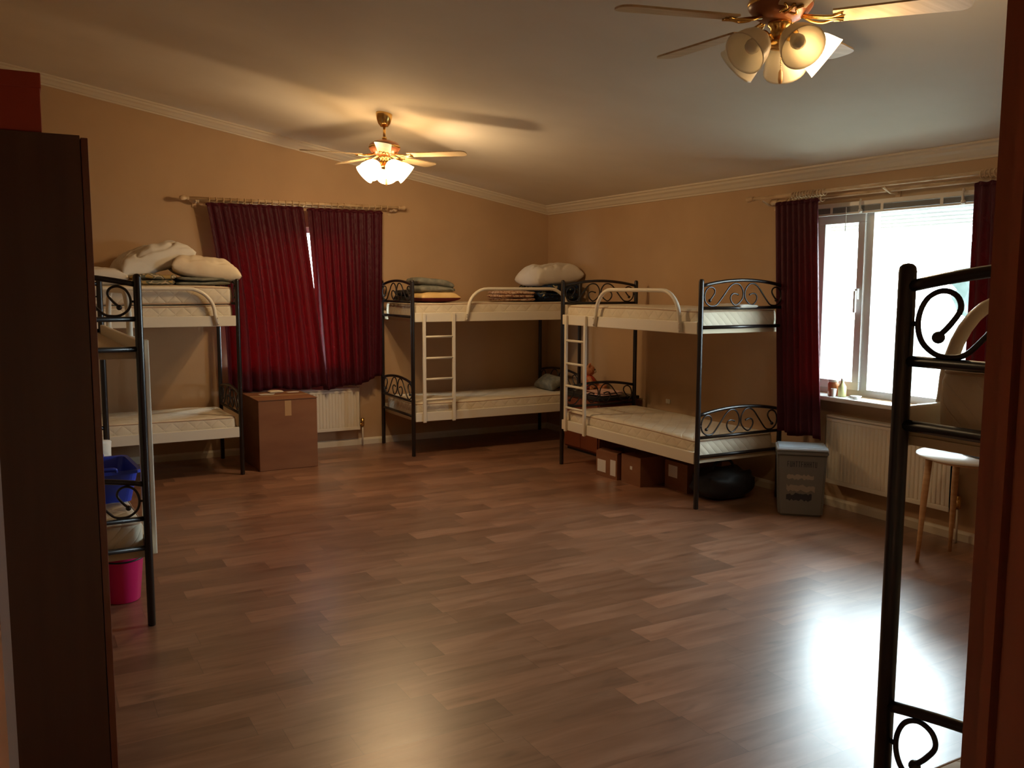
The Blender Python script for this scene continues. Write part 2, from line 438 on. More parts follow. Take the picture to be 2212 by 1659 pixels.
# baseboards
def basebd(name, pts0, ext):
    bm = BM(); prism(bm, pts0, ext); struct(obj(name, bm, M_trim))
basebd('baseboard_right', [(0, -8.55, 0), (-.018, -8.55, 0), (-.018, -8.55, .05), (-.010, -8.55, .066), (0, -8.55, .070)], (0, 8.55, 0))
basebd('baseboard_left', [(0, 0, 0), (0, -.018, 0), (0, -.018, .05), (0, -.010, .066), (0, 0, .070)], (XW, 0, 0))
basebd('baseboard_side', [(XW, 0, 0), (XW+.018, 0, 0), (XW+.018, 0, .05), (XW+.010, 0, .066), (XW, 0, .070)], (0, -8.55, 0))

# ------------------------------------------------------------ windows
def window_right():
    y0, y1, z0, z1 = WY0, WY1, WZ0, WZ1
    bm = BM(); xa, xb = .06, .13; f = .055
    box(bm, xa, xb, y0, y1, z0, z0+f); box(bm, xa, xb, y0, y1, z1-f, z1)
    box(bm, xa, xb, y0, y0+f, z0+f, z1-f); box(bm, xa, xb, y1-f, y1, z0+f, z1-f)
    box(bm, xa, xb, -4.505, -4.43, z0+f, z1-f)
    w = struct(obj('window_1', bm, M_pvc))
    bm = BM(); xa, xb = .035, .10; s = .062; a, b = -4.448, y1-f+.01
    box(bm, xa, xb, a, b, z0+f-.01, z0+f-.01+s, bev=.004); box(bm, xa, xb, a, b, 2.17, 2.24, bev=.004)
    box(bm, xa, xb, a, a+s, z0+f-.01+s, 2.17, bev=.004); box(bm, xa, xb, b-s, b, z0+f-.01+s, 2.17, bev=.004)
    s_ = struct(obj('window_sash', bm, M_pvc, w))
    bm = BM(); box(bm, .075, .079, -5.375, -4.505, z0+f, z1-f); struct(obj('window_pane', bm, M_glass, w))
    bm = BM(); box(bm, .067, .071, a+s, b-s, z0+f+.05, 2.17); struct(obj('window_pane', bm, M_glass, s_))
    bm = BM(); box(bm, .008, .035, -4.425, -4.398, 1.60, 1.68, bev=.004); box(bm, -.01, .010, -4.422, -4.401, 1.50, 1.665, bev=.006)
    struct(obj('window_handle', bm, M_pvc, s_))
    bm = BM(); box(bm, -.15, .06, y0-.05, y1+.05, WZ0-.035, WZ0-.001, bev=.008)
    struct(obj('window_sill', bm, M_pvc, w))
window_right()
def window_left():
    x0, x1, z0, z1 = LX0, LX1, LZ0, LZ1
    bm = BM(); ya, yb = .07, .13; f = .055
    box(bm, x0, x1, ya, yb, z0, z0+f); box(bm, x0, x1, ya, yb, z1-f, z1)
    box(bm, x0, x0+f, ya, yb, z0+f, z1-f); box(bm, x1-f, x1, ya, yb, z0+f, z1-f)
    box(bm, -3.20, -3.13, ya, yb, z0+f, z1-f)
    w = struct(obj('window_2', bm, M_pvc))
    bm = BM(); box(bm, x0+f, x1-f, .095, .099, z0+f, z1-f); struct(obj('window_pane', bm, M_glass, w))
    bm = BM(); box(bm, x0-.05, x1+.05, -.10, .07, z0-.035, z0-.001, bev=.008); struct(obj('window_sill', bm, M_pvc, w))
window_left()

# ------------------------------------------------------------ curtain poles
def pole_pair(name, label, axis, a0, a1, b0, b1, zf, zb, df, db, rings_f, rings_b, brackets):
    t = thing(name, label, 'curtain rod')
    def pt(s, d, z): return (s, -d, z) if axis == 'x' else (-d, s, z)
    for (s0, s1, d, z, m, r) in ((a0, a1, df, zf, M_poles, .014), (b0, b1, db, zb, M_poles, .014)):
        bm = BM(); tube(bm, [pt(s0, d, z), pt(s1, d, z)], r, 12)
        obj('pole', bm, m, t, True)
        for s, sg in ((s0, -1 if s0 < s1 else 1), (s1, 1 if s0 < s1 else -1)):
            bm = BM(); tube(bm, [pt(s-sg*.01, d, z), pt(s, d, z), pt(s+sg*.008, d, z), pt(s+sg*.03, d, z), pt(s+sg*.055, d, z), pt(s+sg*.075, d, z)], [.017, .021, .014, .022, .024, .012], 12)
            obj('finial', bm, m, t, True)
    for lst, d, z in ((rings_f, df, zf), (rings_b, db, zb)):
        for s in lst:
            c = Vector(pt(s, d, z-.008)); tl = random.uniform(-.15, .15)
            pts = []
            for k in range(16):
                q = 2*pi*k/16
                if axis == 'x': v = Vector((tl*.02*sin(q), cos(q)*.024, sin(q)*.024))
                else: v = Vector((cos(q)*.024, tl*.02*sin(q), sin(q)*.024))
                pts.append(c+v)
            bm = BM(); tube(bm, pts, .0045, 6, closed=True); obj('ring', bm, M_poles, t, True)
    for s in brackets:
        bm = BM(); tube(bm, [pt(s, .0, zb-.02), pt(s, db, zb-.02), pt(s, df, zf-.02)], .009, 8)
        box(bm, *( (s-.02, s+.02, -.012, -.001) if axis == 'x' else (-.012, -.001, s-.02, s+.02)), zb-.06, zb+.02)
        obj('bracket', bm, M_poles, t)
    return t
pole_pair('curtain_rod', 'double wooden curtain rod with rings above the drawn burgundy curtains', 'x',
          -4.03, -1.92, -3.93, -1.99, 2.502, 2.488, .155, .085,
          [-3.84+.066*i for i in range(28)], [], (-3.95, -2.93, -1.98))
pole_pair('curtain_rod', 'double wooden curtain rod with bunched rings over the bright uncovered window', 'y',
          -3.50, -6.0, -3.69, -6.0, 2.402, 2.368, .17, .09,
          [-3.93-.028*i for i in range(12)]+[-5.48-.03*i for i in range(4)], [-3.80-.035*i for i in range(11)]+[-5.50-.04*i for i in range(8)], (-3.60, -4.75, -5.92))

# ------------------------------------------------------------ curtains
def curtain(label, axis, top, bot, ztop, zbot, d, folds, amp, seed, bow=0.0, zb2=None, edge=None, nx=150, nz=46):
    """top=(s0,s1) bot=(s0,s1) ; sheet hanging d in front of the wall"""
    rnd = random.Random(seed); ph = [rnd.uniform(0, 6.28) for _ in range(6)]
    t = thing('curtain', label, 'curtain')
    bm = BM(); uvl = bm.loops.layers.uv.new('UVMap'); G = []; UV = {}
    if zb2 is None: zb2 = zbot
    for j in range(nz+1):
        v = j/nz; row = []
        for i in range(nx+1):
            u = i/nx
            k = v**1.0
            ss = top[0]+(top[1]-top[0])*u; sb = bot[0]+(bot[1]-bot[0])*u
            e = 1-(1-v)**(2.2) if bow else v
            s = ss+(sb-ss)*((1-u)*e+u*v)
            zb_ = zbot+(zb2-zbot)*u**2 + .012*sin(u*folds*1.3+ph[0])
            z = ztop+(zb_-ztop)*v + (.010*abs(sin(u*folds*pi)) if j == 0 else 0)
            a = amp*(.45+.55*min(1, v*2.0))
            w_ = sin(2*pi*folds*u+ph[0]+.5*sin(3*v+ph[1]))*.6 + sin(2*pi*folds*.47*u+ph[2]+1.2*v)*.55*v + .25*sin(2*pi*folds*2.1*u+ph[3])*(1-v)
            dd = d + a*w_ + .012*v*sin(5*u+ph[4])
            if edge: dd += edge*max(0, (u-.8)/.2)**2
            dd = max(dd, .035)
            s += .006*sin(2*pi*folds*u*1.0+ph[5])
            p = (s, -dd, z) if axis == 'x' else (-dd, s, z)
            vt = bm.verts.new(p); UV[vt] = (u*abs(top[1]-top[0])*1.6, v*(ztop-zbot)); row.append(vt)
        G.append(row)
    for j in range(nz):
        for i in range(nx):
            f = bm.faces.new((G[j][i], G[j][i+1], G[j+1][i+1], G[j+1][i]))
            for l in f.loops: l[uvl].uv = UV[l.vert]
    o = obj('curtain_panel', bm, M_curt, t, True)
    md = o.modifiers.new('thickness', 'SOLIDIFY'); md.thickness = .003
    # gathered heading tape
    bm = BM(); pts = []
    for i in range(0, nx+1, 2):
        u = i/nx; s = top[0]+(top[1]-top[0])*u
        dd = d+.015*sin(2*pi*folds*u+ph[0])-.004
        pts.append((s, -dd, ztop-.012) if axis == 'x' else (-dd, s, ztop-.012))
    tube(bm, pts, .011, 6); obj('heading_tape', bm, M_curt, t, True)
    return t
curtain('left burgundy curtain panel of the closed pair beside the white radiator and carton', 'x', (-3.87, -2.945), (-3.72, -2.745), 2.462, .655, .155, 10, .030, 3, bow=1)
curtain('right burgundy curtain panel of the closed pair, next to the corner bunk bed', 'x', (-2.900, -2.11), (-2.765, -2.135), 2.452, .635, .165, 9, .030, 5, zb2=.75)
curtain('narrow gathered burgundy curtain hanging at the left side of the bright window', 'y', (-3.79, -4.215), (-3.925, -4.33), 2.345, .545, .20, 7, .030, 8, nx=90)
curtain('burgundy curtain at the right side of the bright window, beside the door frame', 'y', (-5.415, -5.95), (-5.44, -5.95), 2.345, .56, .145, 7, .034, 11, nx=90)

# ------------------------------------------------------------ venetian blind, rolled up
t = thing('venetian_blind', 'raised white venetian blind stacked at the top of the bright window', 'blind')
bm = BM(); box(bm, -.045, -.012, -5.42, -3.98, 2.285, 2.318, bev=.004); obj('headrail', bm, M_whitepole, t)
bm = BM()
for k in range(16): box(bm, -.042, -.017, -5.40, -4.0, 2.245+k*.0024, 2.2462+k*.0024)
obj('slat_stack', bm, M_darkslat, t)
bm = BM(); box(bm, -.044, -.014, -5.40, -4.0, 2.228, 2.2425, bev=.003); obj('bottom_rail', bm, M_whitepole, t)
for yy in (-4.47, -5.28):
    bm = BM(); tube(bm, [(-.05, yy, 2.33), (-.062, yy, 2.30), (-.055, yy, 2.25), (-.046, yy, 2.235)], .008, 8); sphere(bm, (-.052, yy, 2.245), .016, 10); obj('holding_clip', bm, M_whitepole, t, True)
for yy in (-4.20, -4.65, -5.12):
    bm = BM(); box(bm, -.0455, -.0445, yy-.012, yy+.012, 2.23, 2.29); obj('ladder_tape', bm, M_whitepole, t)
bm = BM()
for k in range(22): sphere(bm, (-.055, -4.345, 2.275-k*.008), .004, 6)
obj('bead_chain', bm, M_whitepole, t, True)

# ------------------------------------------------------------ radiators
def radiator(label, axis, s0, s1, z0, z1, valve_end, loc_d=.035, dep=.07):
    t = thing('radiator', label, 'radiator')
    def bx(bm, a, b, d0, d1, c, e, bev=0):
        if axis == 'x': box(bm, a, b, -d1, -d0, c, e, bev=bev)
        else: box(bm, -d1, -d0, a, b, c, e, bev=bev)
    lo, hi = min(s0, s1), max(s0, s1)
    # front panel with shallow vertical channels
    bm = BM(); n = int((hi-lo-.06)/.0333); prof = []
    for i in range(n*4+1):
        u = i/(n*4); s = lo+.03+(hi-lo-.06)*u; k = (i % 4)
        prof.append((s, loc_d+dep-(.007 if k in (0,) else .0)))
    for (za, zb) in ((z0+.035, z1-.045),):
        A = []; B = []
        for s, d in prof:
            p = (s, -d) if axis == 'x' else (-d, s)
            A.append(bm.verts.new((*p, za))); B.append(bm.verts.new((*p, zb)))
        for i in range(len(A)-1): bm.faces.new((A[i], A[i+1], B[i+1], B[i]))
    bx(bm, lo, hi, loc_d+dep-.016, loc_d+dep-.008, z0, z1-.02)
    bx(bm, lo, hi, loc_d+dep-.012, loc_d+dep+.002, z0, z0+.034, .004); bx(bm, lo, hi, loc_d+dep-.012, loc_d+dep+.002, z1-.046, z1-.012, .004)
    bx(bm, lo, lo+.03, loc_d+dep-.012, loc_d+dep, z0+.03, z1-.04); bx(bm, hi-.03, hi, loc_d+dep-.012, loc_d+dep, z0+.03, z1-.04)
    obj('front_panel', bm, M_rad, t)
    bm = BM(); bx(bm, lo+.01, hi-.01, loc_d, loc_d+.012, z0+.01, z1-.02); obj('rear_panel', bm, M_rad, t)
    bm = BM()
    for i in range(int((hi-lo)/.02)): bx(bm, lo+.01+i*.02, lo+.013+i*.02, loc_d+.01, loc_d+dep-.012, z1-.016, z1-.010)
    bx(bm, lo, hi, loc_d, loc_d+.008, z1-.02, z1); bx(bm, lo, hi, loc_d+dep-.006, loc_d+dep+.002, z1-.02, z1)
    obj('top_grille', bm, M_rad, t)
    for e in (lo, hi-.004):
        bm = BM(); bx(bm, e, e+.004, loc_d, loc_d+dep, z0+.01, z1); obj('side_cover', bm, M_rad, t)
    e = valve_end; sg = 1 if e > (lo+hi)/2 else -1
    def q(s, d, z): return (s, -d, z) if axis == 'x' else (-d, s, z)
    bm = BM(); tube(bm, [q(e, .07, z0+.05), q(e+sg*.04, .07, z0+.05)], .012, 10); tube(bm, [q(e+sg*.04, .07, z0+.03), q(e+sg*.04, .07, z0+.115)], [.018, .018], 12)
    obj('valve', bm, M_brass, t, True)
    bm = BM(); tube(bm, [q(e+sg*.04, .07, z0+.04), q(e+sg*.04, .07, .0)], .008, 8); obj('pipe', bm, M_rad, t, True)
    return t
radiator('white panel radiator under the closed curtains behind the carton', 'x', -3.55, -2.37, .178, .622, -2.37)
radiator('white panel radiator beneath the bright window behind the round table', 'y', -5.34, -4.285, .20, .722, -5.34)

# ------------------------------------------------------------ bunk bed
L_, W_, H_ = 1.95, .843, 1.749
LEFT = [(.0876,.057),(.11,.08),(.132,.114),(.122,.142),(.0896,.153),(.056,.139),(.037,.108),(.033,.071),(.046,.037),(.077,.014),(.11,.009),(.1466,.016),(.179,.045),(.232,.105),(.273,.152),(.305,.174),(.338,.182),(.375,.172),(.403,.14),(.4135,.105),(.407,.068),(.379,.035),(.338,.014),(.305,.033),(.287,.066),(.297,.095),(.326,.105),(.362,.096)]
def curl_bm(x, zb, k):
    bm = BM()
    for mir in (0, 1):
        pts = [(x, (W_-a if mir else a), zb+.006+b*k) for a, b in LEFT]
        sp = smooth_path(pts, 4)
        tube(bm, sp, .0062, 8)
        sphere(bm, Vector(pts[0])+Vector((0, (-.004 if not mir else .004), -.006)), .0135, 10)
        sphere(bm, pts[-1], .0085, 8)
        y0 = .02 if not mir else W_-.02
        for zz in (.085,):
            yy = .036 if not mir else W_-.036
            tube(bm, [(x, y0, zb+zz*k), (x, yy, zb+zz*k)], .006, 6)
    return bm
def bar_bm(x, z, r=.013, arc=0.0):
    bm = BM(); pts = []
    n = 20 if arc else 1
    for i in range(n+1):
        u = i/n; pts.append((x, .012+(W_-.024)*u, z+arc*(1-(2*u-1)**2)))
    tube(bm, pts, r, 10); return bm
PROTO = {}
def bunk(label, loc, rz, g0=.57, g1=1.77, ladder=True, lad=(.11, .43), ladoff=.0):
    t = thing('bunk_bed', label, 'bunk bed', loc, rz, 'metal bunk beds round the dormitory')
    def P_(name, key, mk, m, parent=t, smooth=True):
        if key in PROTO:
            o = bpy.data.objects.new(name, PROTO[key]); COL.objects.link(o); o.parent = parent; return o
        o = obj(name, mk(), m, parent, smooth); PROTO[key] = o.data; return o
    for i, x in enumerate((0, L_)):
        for j, y in enumerate((0, W_)):
            def mk(x=x, y=y):
                bm = BM(); lathe(bm, [(.016, 0), (.0195, .004), (.0195, H_-.018), (.0175, H_-.008), (.011, H_-.002), (0, H_)], 16, Matrix.Translation((x, y, 0))); return bm
            P_('post', ('post', i, j), mk, M_black)
        for lev, (za, zb, zr, k) in enumerate(((.722, .549, .401, 1.06), (1.698, 1.5315, 1.3866, .985))):
            e = P_('headboard' if i == 0 else 'footboard', ('arc', i, lev), lambda x=x, za=za: bar_bm(x, za, .0135, .044), M_black)
            P_('scrollwork', ('scr', i, lev), lambda x=x, zb=zb, k=k: curl_bm(x, zb, k), M_black, e)
            P_('cross_bar', ('bar', i, lev), lambda x=x, zb=zb: bar_bm(x, zb, .0125), M_black, e)
            P_('end_rail', ('end', i, lev), lambda x=x, zr=zr: bar_bm(x, zr, .0135), M_black)
    for lev, z in enumerate((.344, 1.335)):
        for j, y in enumerate((-.004, W_+.004)):
            def mk(z=z, y=y):
                bm = BM(); box(bm, .0205, L_-.0205, y-.012, y+.012, z, z+.092, bev=.005); return bm
            P_('side_rail', ('side', j, lev), mk, M_cream, smooth=False)
        def mk(z=z):
            bm = BM()
            for k in range(14):
                x = .08+k*.137; box(bm, x, x+.07, .01, W_-.01, z+.018, z+.026)
            for x in (.022, L_-.037): box(bm, x, x+.014, .01, W_-.01, z+.004, z+.040)
            for y in (.22, .60): box(bm, .03, L_-.03, y, y+.02, z+.004, z+.018)
            return bm
        P_('slat_base', ('slat', lev), mk, M_slat, smooth=False)
    # guard rail on the open side
    bm = BM(); y = -.030; R = .22; zt = 1.662; zb = 1.345; pts = [(g0, y, zb)]
    pts += [(g0+.02+R-R*cos(a), y, zt-R+R*sin(a)) for a in [pi/2*k/8 for k in range(0, 9)]]
    pts += [(g1-.02-R+R*sin(a), y, zt-R+R*cos(a)) for a in [pi/2*k/8 for k in range(0, 9)]]
    pts += [(g1, y, zb)]
    tube(bm, pts, .0165, 10)
    g = obj('guard_rail', bm, M_cream, t, True)
    bm = BM()
    for gx in (g0, g1):
        for zz in (1.36, 1.41): sphere(bm, (gx, y-.016, zz), .0065, 8)
    obj('bolt', bm, M_cream, g, True)
    if ladder:
        lt = bpy.data.objects.new('ladder', None); COL.objects.link(lt); lt.parent = t; lt.location = (0, -.030-ladoff, 0)
        for x in lad:
            bm = BM(); box(bm, x-.0165, x+.0165, -.011, .013, .335, 1.425, bev=.005)
            s = obj('stile', bm, M_cream, lt)
        for z in (.564, .769, .978, 1.190):
            bm = BM(); tube(bm, [(lad[0]+.01, 0, z), (lad[1]-.01, 0, z)], .0115, 10); obj('rung', bm, M_cream, lt, True)
    return t
Bx, By = -2.0935, -.9015
Cx, Cy = -.9947, -1.9136
Ax, Ay = -3.7751, -.9577
Ex, Ey = -4.9564, -4.3685
Dx, Dy, Da = -3.722, -7.673, .010
bedB = bunk('black and cream bunk bed on the far wall, right of the closed red curtains', (Bx, By, 0), -.0042, g0=.57, g1=1.79)
bedC = bunk('black and cream metal bunk bed along the window wall, ending beside the grey bin', (Cx, Cy, 0), -pi/2-.0072, g0=.58, g1=1.76)
aA = .0111
bedA = bunk('black and cream metal bunk bed left of the red curtains, carrying two stacked upper mattresses', (Ax-L_*cos(aA), Ay-L_*sin(aA), 0), aA)
bedE = bunk('black metal bunk bed beside the dark wardrobe with a pink bucket under it', (Ex, Ey, 0), pi/2+.0129, ladoff=.012, g0=.62)
lx, ly = cos(Da), sin(Da)
bedD = bunk('nearest black metal bunk bed, cut off by the door frame at the right', (Dx+L_*lx, Dy+L_*ly, 0), Da+pi, g0=.57, g1=1.77)

# ------------------------------------------------------------ mattresses
def mattress(label, root, z0, l0=.035, l1=L_-.035, w0=.018, w1=W_-.025, th=.155, sag=.006, seed=0):
    cxl, cyw = (l0+l1)/2, (w0+w1)/2
    mw = Matrix.Translation(root.location) @ Matrix.Rotation(root.rotation_euler.z, 4, 'Z')
    p = mw @ Vector((cxl, cyw, z0))
    t = thing('mattress', label, 'mattress', p, root.rotation_euler.z, 'mattresses on the bunk beds')
    bm = BM(); nx, ny = 48, 20; hl, hw = (l1-l0)/2, (w1-w0)/2
    rnd = random.Random(seed); o3 = rnd.uniform(0, 50)
    secs = [(-.018, .0), (-.004, .010), (0, .03), (0, th*.5), (0, th-.03), (-.004, th-.010), (-.016, th)]
    per = []
    def outline(ins):
        pts = []; r = .05; hx, hy = hl+ins, hw+ins
        for cx_, cy_, a0 in ((hx-r, hy-r, 0), (-hx+r, hy-r, 90), (-hx+r, -hy+r, 180), (hx-r, -hy+r, 270)):
            for k in range(7):
                a = math.radians(a0+90*k/6); pts.append((cx_+r*cos(a), cy_+r*sin(a)))
        out = []
        for i in range(len(pts)):      # subdivide long sides
            a, b = Vector(pts[i]), Vector(pts[(i+1) % len(pts)])
            n = max(1, int((b-a).length/.08))
            for k in range(n): out.append(a.lerp(b, k/n))
        return out
    N = len(outline(0)); rings = []
    for ins, z in secs:
        o_ = outline(ins)
        if len(o_) != N:
            base = outline(0); o_ = [Vector((q.x*(hl+ins)/hl, q.y*(hw+ins)/hw)) for q in base]
        R_ = []
        for q in o_:
            wv = .010*noise.noise(Vector((q.x*2+o3, q.y*2, z*3)))
            bulge = .006*sin(pi*min(1, max(0, z/th)))
            f = 1+(bulge+wv)/max(.3, q.length)
            zz = z + (0 if z < .02 else .010*noise.noise(Vector((q.x*1.7+o3, q.y*1.7, 3))))
            R_.append(bm.verts.new((q.x*f, q.y*f, zz)))
        rings.append(R_)
    for i in range(len(rings)-1):
        for k in range(N): bm.faces.new((rings[i][k], rings[i][(k+1) % N], rings[i+1][(k+1) % N], rings[i+1][k]))
    bm.faces.new(rings[0][::-1])
    # domed top: inner rings
    prev = rings[-1]
    for s, dz in ((.93, .004), (.8, .007), (.55, .004), (.25, -.002)):
        R_ = [bm.verts.new((v.co.x*s/1, v.co.y*s/1, th+dz-sag*(1-s)+.008*noise.noise(Vector((v.co.x*s*2.2+o3, v.co.y*s*2.5, 9))))) for v in rings[-1]]
        for k in range(N): bm.faces.new((prev[k], prev[(k+1) % N], R_[(k+1) % N], R_[k]))
        prev = R_
    bm.faces.new(prev)
    top_edge = [v.co.copy() for v in rings[-2]]; bot_edge = [v.co.copy() for v in rings[1]]
    obj('ticking_cover', bm, M_tick, t, True)
    for e in (top_edge, bot_edge):
        bm = BM(); tube(bm, e, .0048, 6, closed=True); obj('piping', bm, M_pipe, t, True)
    return t
UZ, LZ = 1.362, .371
mattress('upper bare mattress of the corner bunk, under the grey blanket and floral bedding', bedB, UZ, seed=1)
mattress('lower bare mattress of the corner bunk seen behind its cream ladder', bedB, LZ, seed=2)
mattress('upper bare mattress on the bunk along the window wall', bedC, UZ, seed=3)
mattress('lower mattress on the window wall bunk, lit white by the daylight at one end', bedC, LZ, seed=4)
mattress('lower one of two stacked mattresses on the upper bunk left of red curtains', bedA, UZ, seed=5)
mattress('top one of two stacked mattresses, under the pillows left of the red curtains', bedA, UZ+.164, seed=6)
mattress('lower bare mattress on the bunk left of the red curtains', bedA, LZ, seed=7)
mattress('mattress on the lower bunk beside the wardrobe, with a blue basket on it', bedE, LZ, seed=8)
mattress('upper mattress of the nearest bunk bed, silhouetted against the bright window', bedD, UZ, seed=9, l1=L_-.05, w0=.045, w1=W_-.015)
mattress('lower mattress of the nearest bunk bed, its edge at the bottom right corner', bedD, LZ, seed=10, l1=L_-.05)
# plywood board on the mattress-less upper bunk
mw = Matrix.Translation(bedE.location) @ Matrix.Rotation(bedE.rotation_euler.z, 4, 'Z')
bm = BM(); box(bm, -.93, .93, -.40, .40, 0, .012, bev=.002)
o = obj('bed_board', bm, M_slat); o.location = mw @ Vector((L_/2, W_/2, 1.3625)); o.rotation_euler.z = bedE.rotation_euler.z
tag(o, 'bare board lying on the empty upper bunk beside the wardrobe', 'board')

# ------------------------------------------------------------ pillows and bedding
def pillow(name, label, cat, m, loc, size, rot=(0, 0, 0), seed=0, group=None, m2=None, wr=.012, parts=False):
    lx_, ly_, h = size; n = 44
    bm = BM(); rnd = random.Random(seed); o3 = rnd.uniform(0, 99); top = []; bot = []
    for j in range(n+1):
        ra = []; rb = []
        for i in range(n+1):
            u = -1+2*i/n; v = -1+2*j/n
            t_ = max(0, (1-u**4))**.5*max(0, (1-v**4))**.5
            pin = 1-.07*(1-abs(u)**2)*(abs(v)**3); pin2 = 1-.07*(1-abs(v)**2)*(abs(u)**3)
            x = lx_/2*u*pin2; y = ly_/2*v*pin
            nz = noise.noise(Vector((x*6+o3, y*6, 0)))*wr*1.3 + noise.noise(Vector((x*15+o3, y*15, 4)))*wr*.5
            cr = (1-abs(noise.noise(Vector((x*4+o3+y*2, y*11-x*3, 7)))))**9*wr*1.1
            ra.append(bm.verts.new((x, y, h*.62*t_+(nz-cr)*t_+.004)))
            rb.append(ra[-1] if (i in (0, n) or j in (0, n)) else bm.verts.new((x, y, -h*.38*t_**.8+nz*.3*t_)))
        top.append(ra); bot.append(rb)
    for j in range(n):
        for i in range(n):
            bm.faces.new((top[j][i], top[j][i+1], top[j+1][i+1], top[j+1][i]))
            f = bm.faces.new((bot[j][i], bot[j+1][i], bot[j+1][i+1], bot[j][i+1]))
            if m2: f.material_index = 1
    o = obj(name, bm, [m, m2] if m2 else m, None, True)
    o.location = loc; o.rotation_euler = rot
    return tag(o, label, cat, group)
def folded(name, label, cat, m, loc, size, layers=3, rz=0, seed=0, droop=0.0, slope=0.0):
    lx_, ly_, h = size; bm = BM(); rnd = random.Random(seed)
    lh = h/layers
    for L in range(layers):
        z0 = L*lh; sx = lx_*rnd.uniform(.92, 1.0); sy = ly_*rnd.uniform(.92, 1.0); ox = rnd.uniform(-.01, .01); o3 = rnd.uniform(0, 99)
        nu, nv = 24, 14; G = []
        # closed rounded slab by superellipse section swept
        for i in range(nu+1):
            u = -1+2*i/nu; row = []
            e = max(0., 1-abs(u)**6)**.35
            for k in range(nv*2):
                a = 2*pi*k/(nv*2); c, s = cos(a), sin(a)
                yy = sy/2*math.copysign(abs(c)**.4, c)*(.93+.07*e)
                zz = lh/2*math.copysign(abs(s)**.75, s)*e*1.04
                x = sx/2*u*(1-.04*abs(c)**4)
                nz = .010*noise.noise(Vector((x*7+o3, yy*7, L)))+.005*noise.noise(Vector((x*18+o3, yy*18, L)))
                dz = -droop*((u+1)/2)**2*(L+1)/layers*.5+slope*u
                row.append(bm.verts.new((x+ox, yy, max(z0+lh/2+zz+(nz if z0 > 0 or s > 0 else 0)+(dz if L > 0 or s > 0 else 0), .0))))
            G.append(row)
        n2 = nv*2
        for i in range(nu):
            for k in range(n2): bm.faces.new((G[i][k], G[i+1][k], G[i+1][(k+1) % n2], G[i][(k+1) % n2]))
        bm.faces.new(G[0]); bm.faces.new(G[-1][::-1])
    o = obj(name, bm, m, None, True); o.location = loc; o.rotation_euler.z = rz
    return tag(o, label, cat)
UT = 1.525    # top of upper mattresses
# corner bunk, ladder end
pillow('pillow', 'yellow pillow with a dark red underside below the grey blanket on the corner bunk', 'pillow', M_yellow, (-1.735, -.55, UT+.042), (.44, .50, .115), (0, 0, .03), 21, m2=M_maroon)
folded('blanket', 'folded grey blanket on the yellow pillow on the corner bunk', 'blanket', M_greywool, (-1.745, -.56, UT+.098), (.42, .42, .155), 2, -.02, 3, droop=.10)
folded('blanket', 'dark grey bundled blanket behind the upper scrollwork of the corner bunk', 'blanket', M_bag, (-1.86, -.30, UT+.002), (.30, .36, .12), 2, 0, 4)
# corner bunk, far end
folded('bedspread', 'stack of brown and cream patterned bedspreads on the corner bunk behind the guard rail', 'bedspread', M_patch, (-.80, -.55, UT+.002), (.36, .50, .11), 3, 0, 5)
folded('bedspread', 'dark blue floral bedding folded at the corner end of the upper bunk', 'bedspread', M_floral, (-.33, -.56, UT+.002), (.50, .62, .19), 2, 0, 6)
pillow('pillow', 'big white pillow on top of the blue floral bedding in the corner', 'pillow', M_pillow, (-.345, -.60, UT+.262), (.62, .48, .24), (0, -.10, .05), 22, wr=.022)
pillow('pillow', 'grey pillow at the corner end of the lower bunk beyond the ladder', 'pillow', M_greywool, (-.27, -.50, .605), (.20, .40, .12), (0, -.5, 0), 23)
# bunk left of the red curtains
AT = UT+.164
folded('bedspread', 'olive patchwork bedspread under the big white pillow, left bunk', 'bedspread', M_camo, (-4.45, -.60, AT+.002), (.42, .50, .095), 2, 0, 8)
folded('blanket', 'grey green blanket under the front cream pillow, left bunk', 'blanket', M_greywool, (-4.02, -.60, AT+.002), (.50, .50, .07), 2, 0, 9)
pillow('pillow', 'large white pillow leaning over the stack on the bunk left of the red curtains', 'pillow', M_pillow, (-4.40, -.47, AT+.205), (.66, .50, .23), (.05, -.30, .12), 24, wr=.026)
pillow('pillow', 'cream pillow at the edge of the upper bunk against the red curtain', 'pillow', M_pillow2, (-3.99, -.62, AT+.125), (.60, .46, .20), (0, .16, -.05), 25, wr=.022)
pillow('pillow', 'white pillow lying flat at the wardrobe side of the upper left bunk', 'pillow', M_pillow, (-4.93, -.55, AT+.055), (.62, .46, .16), (0, 0, 0), 26)
folded('towel', 'pale grey folded towel near the footboard of the window wall upper bunk', 'towel', M_pillow, (-.55, -3.74, UT+.002), (.34, .20, .03), 1, pi/2, 12)

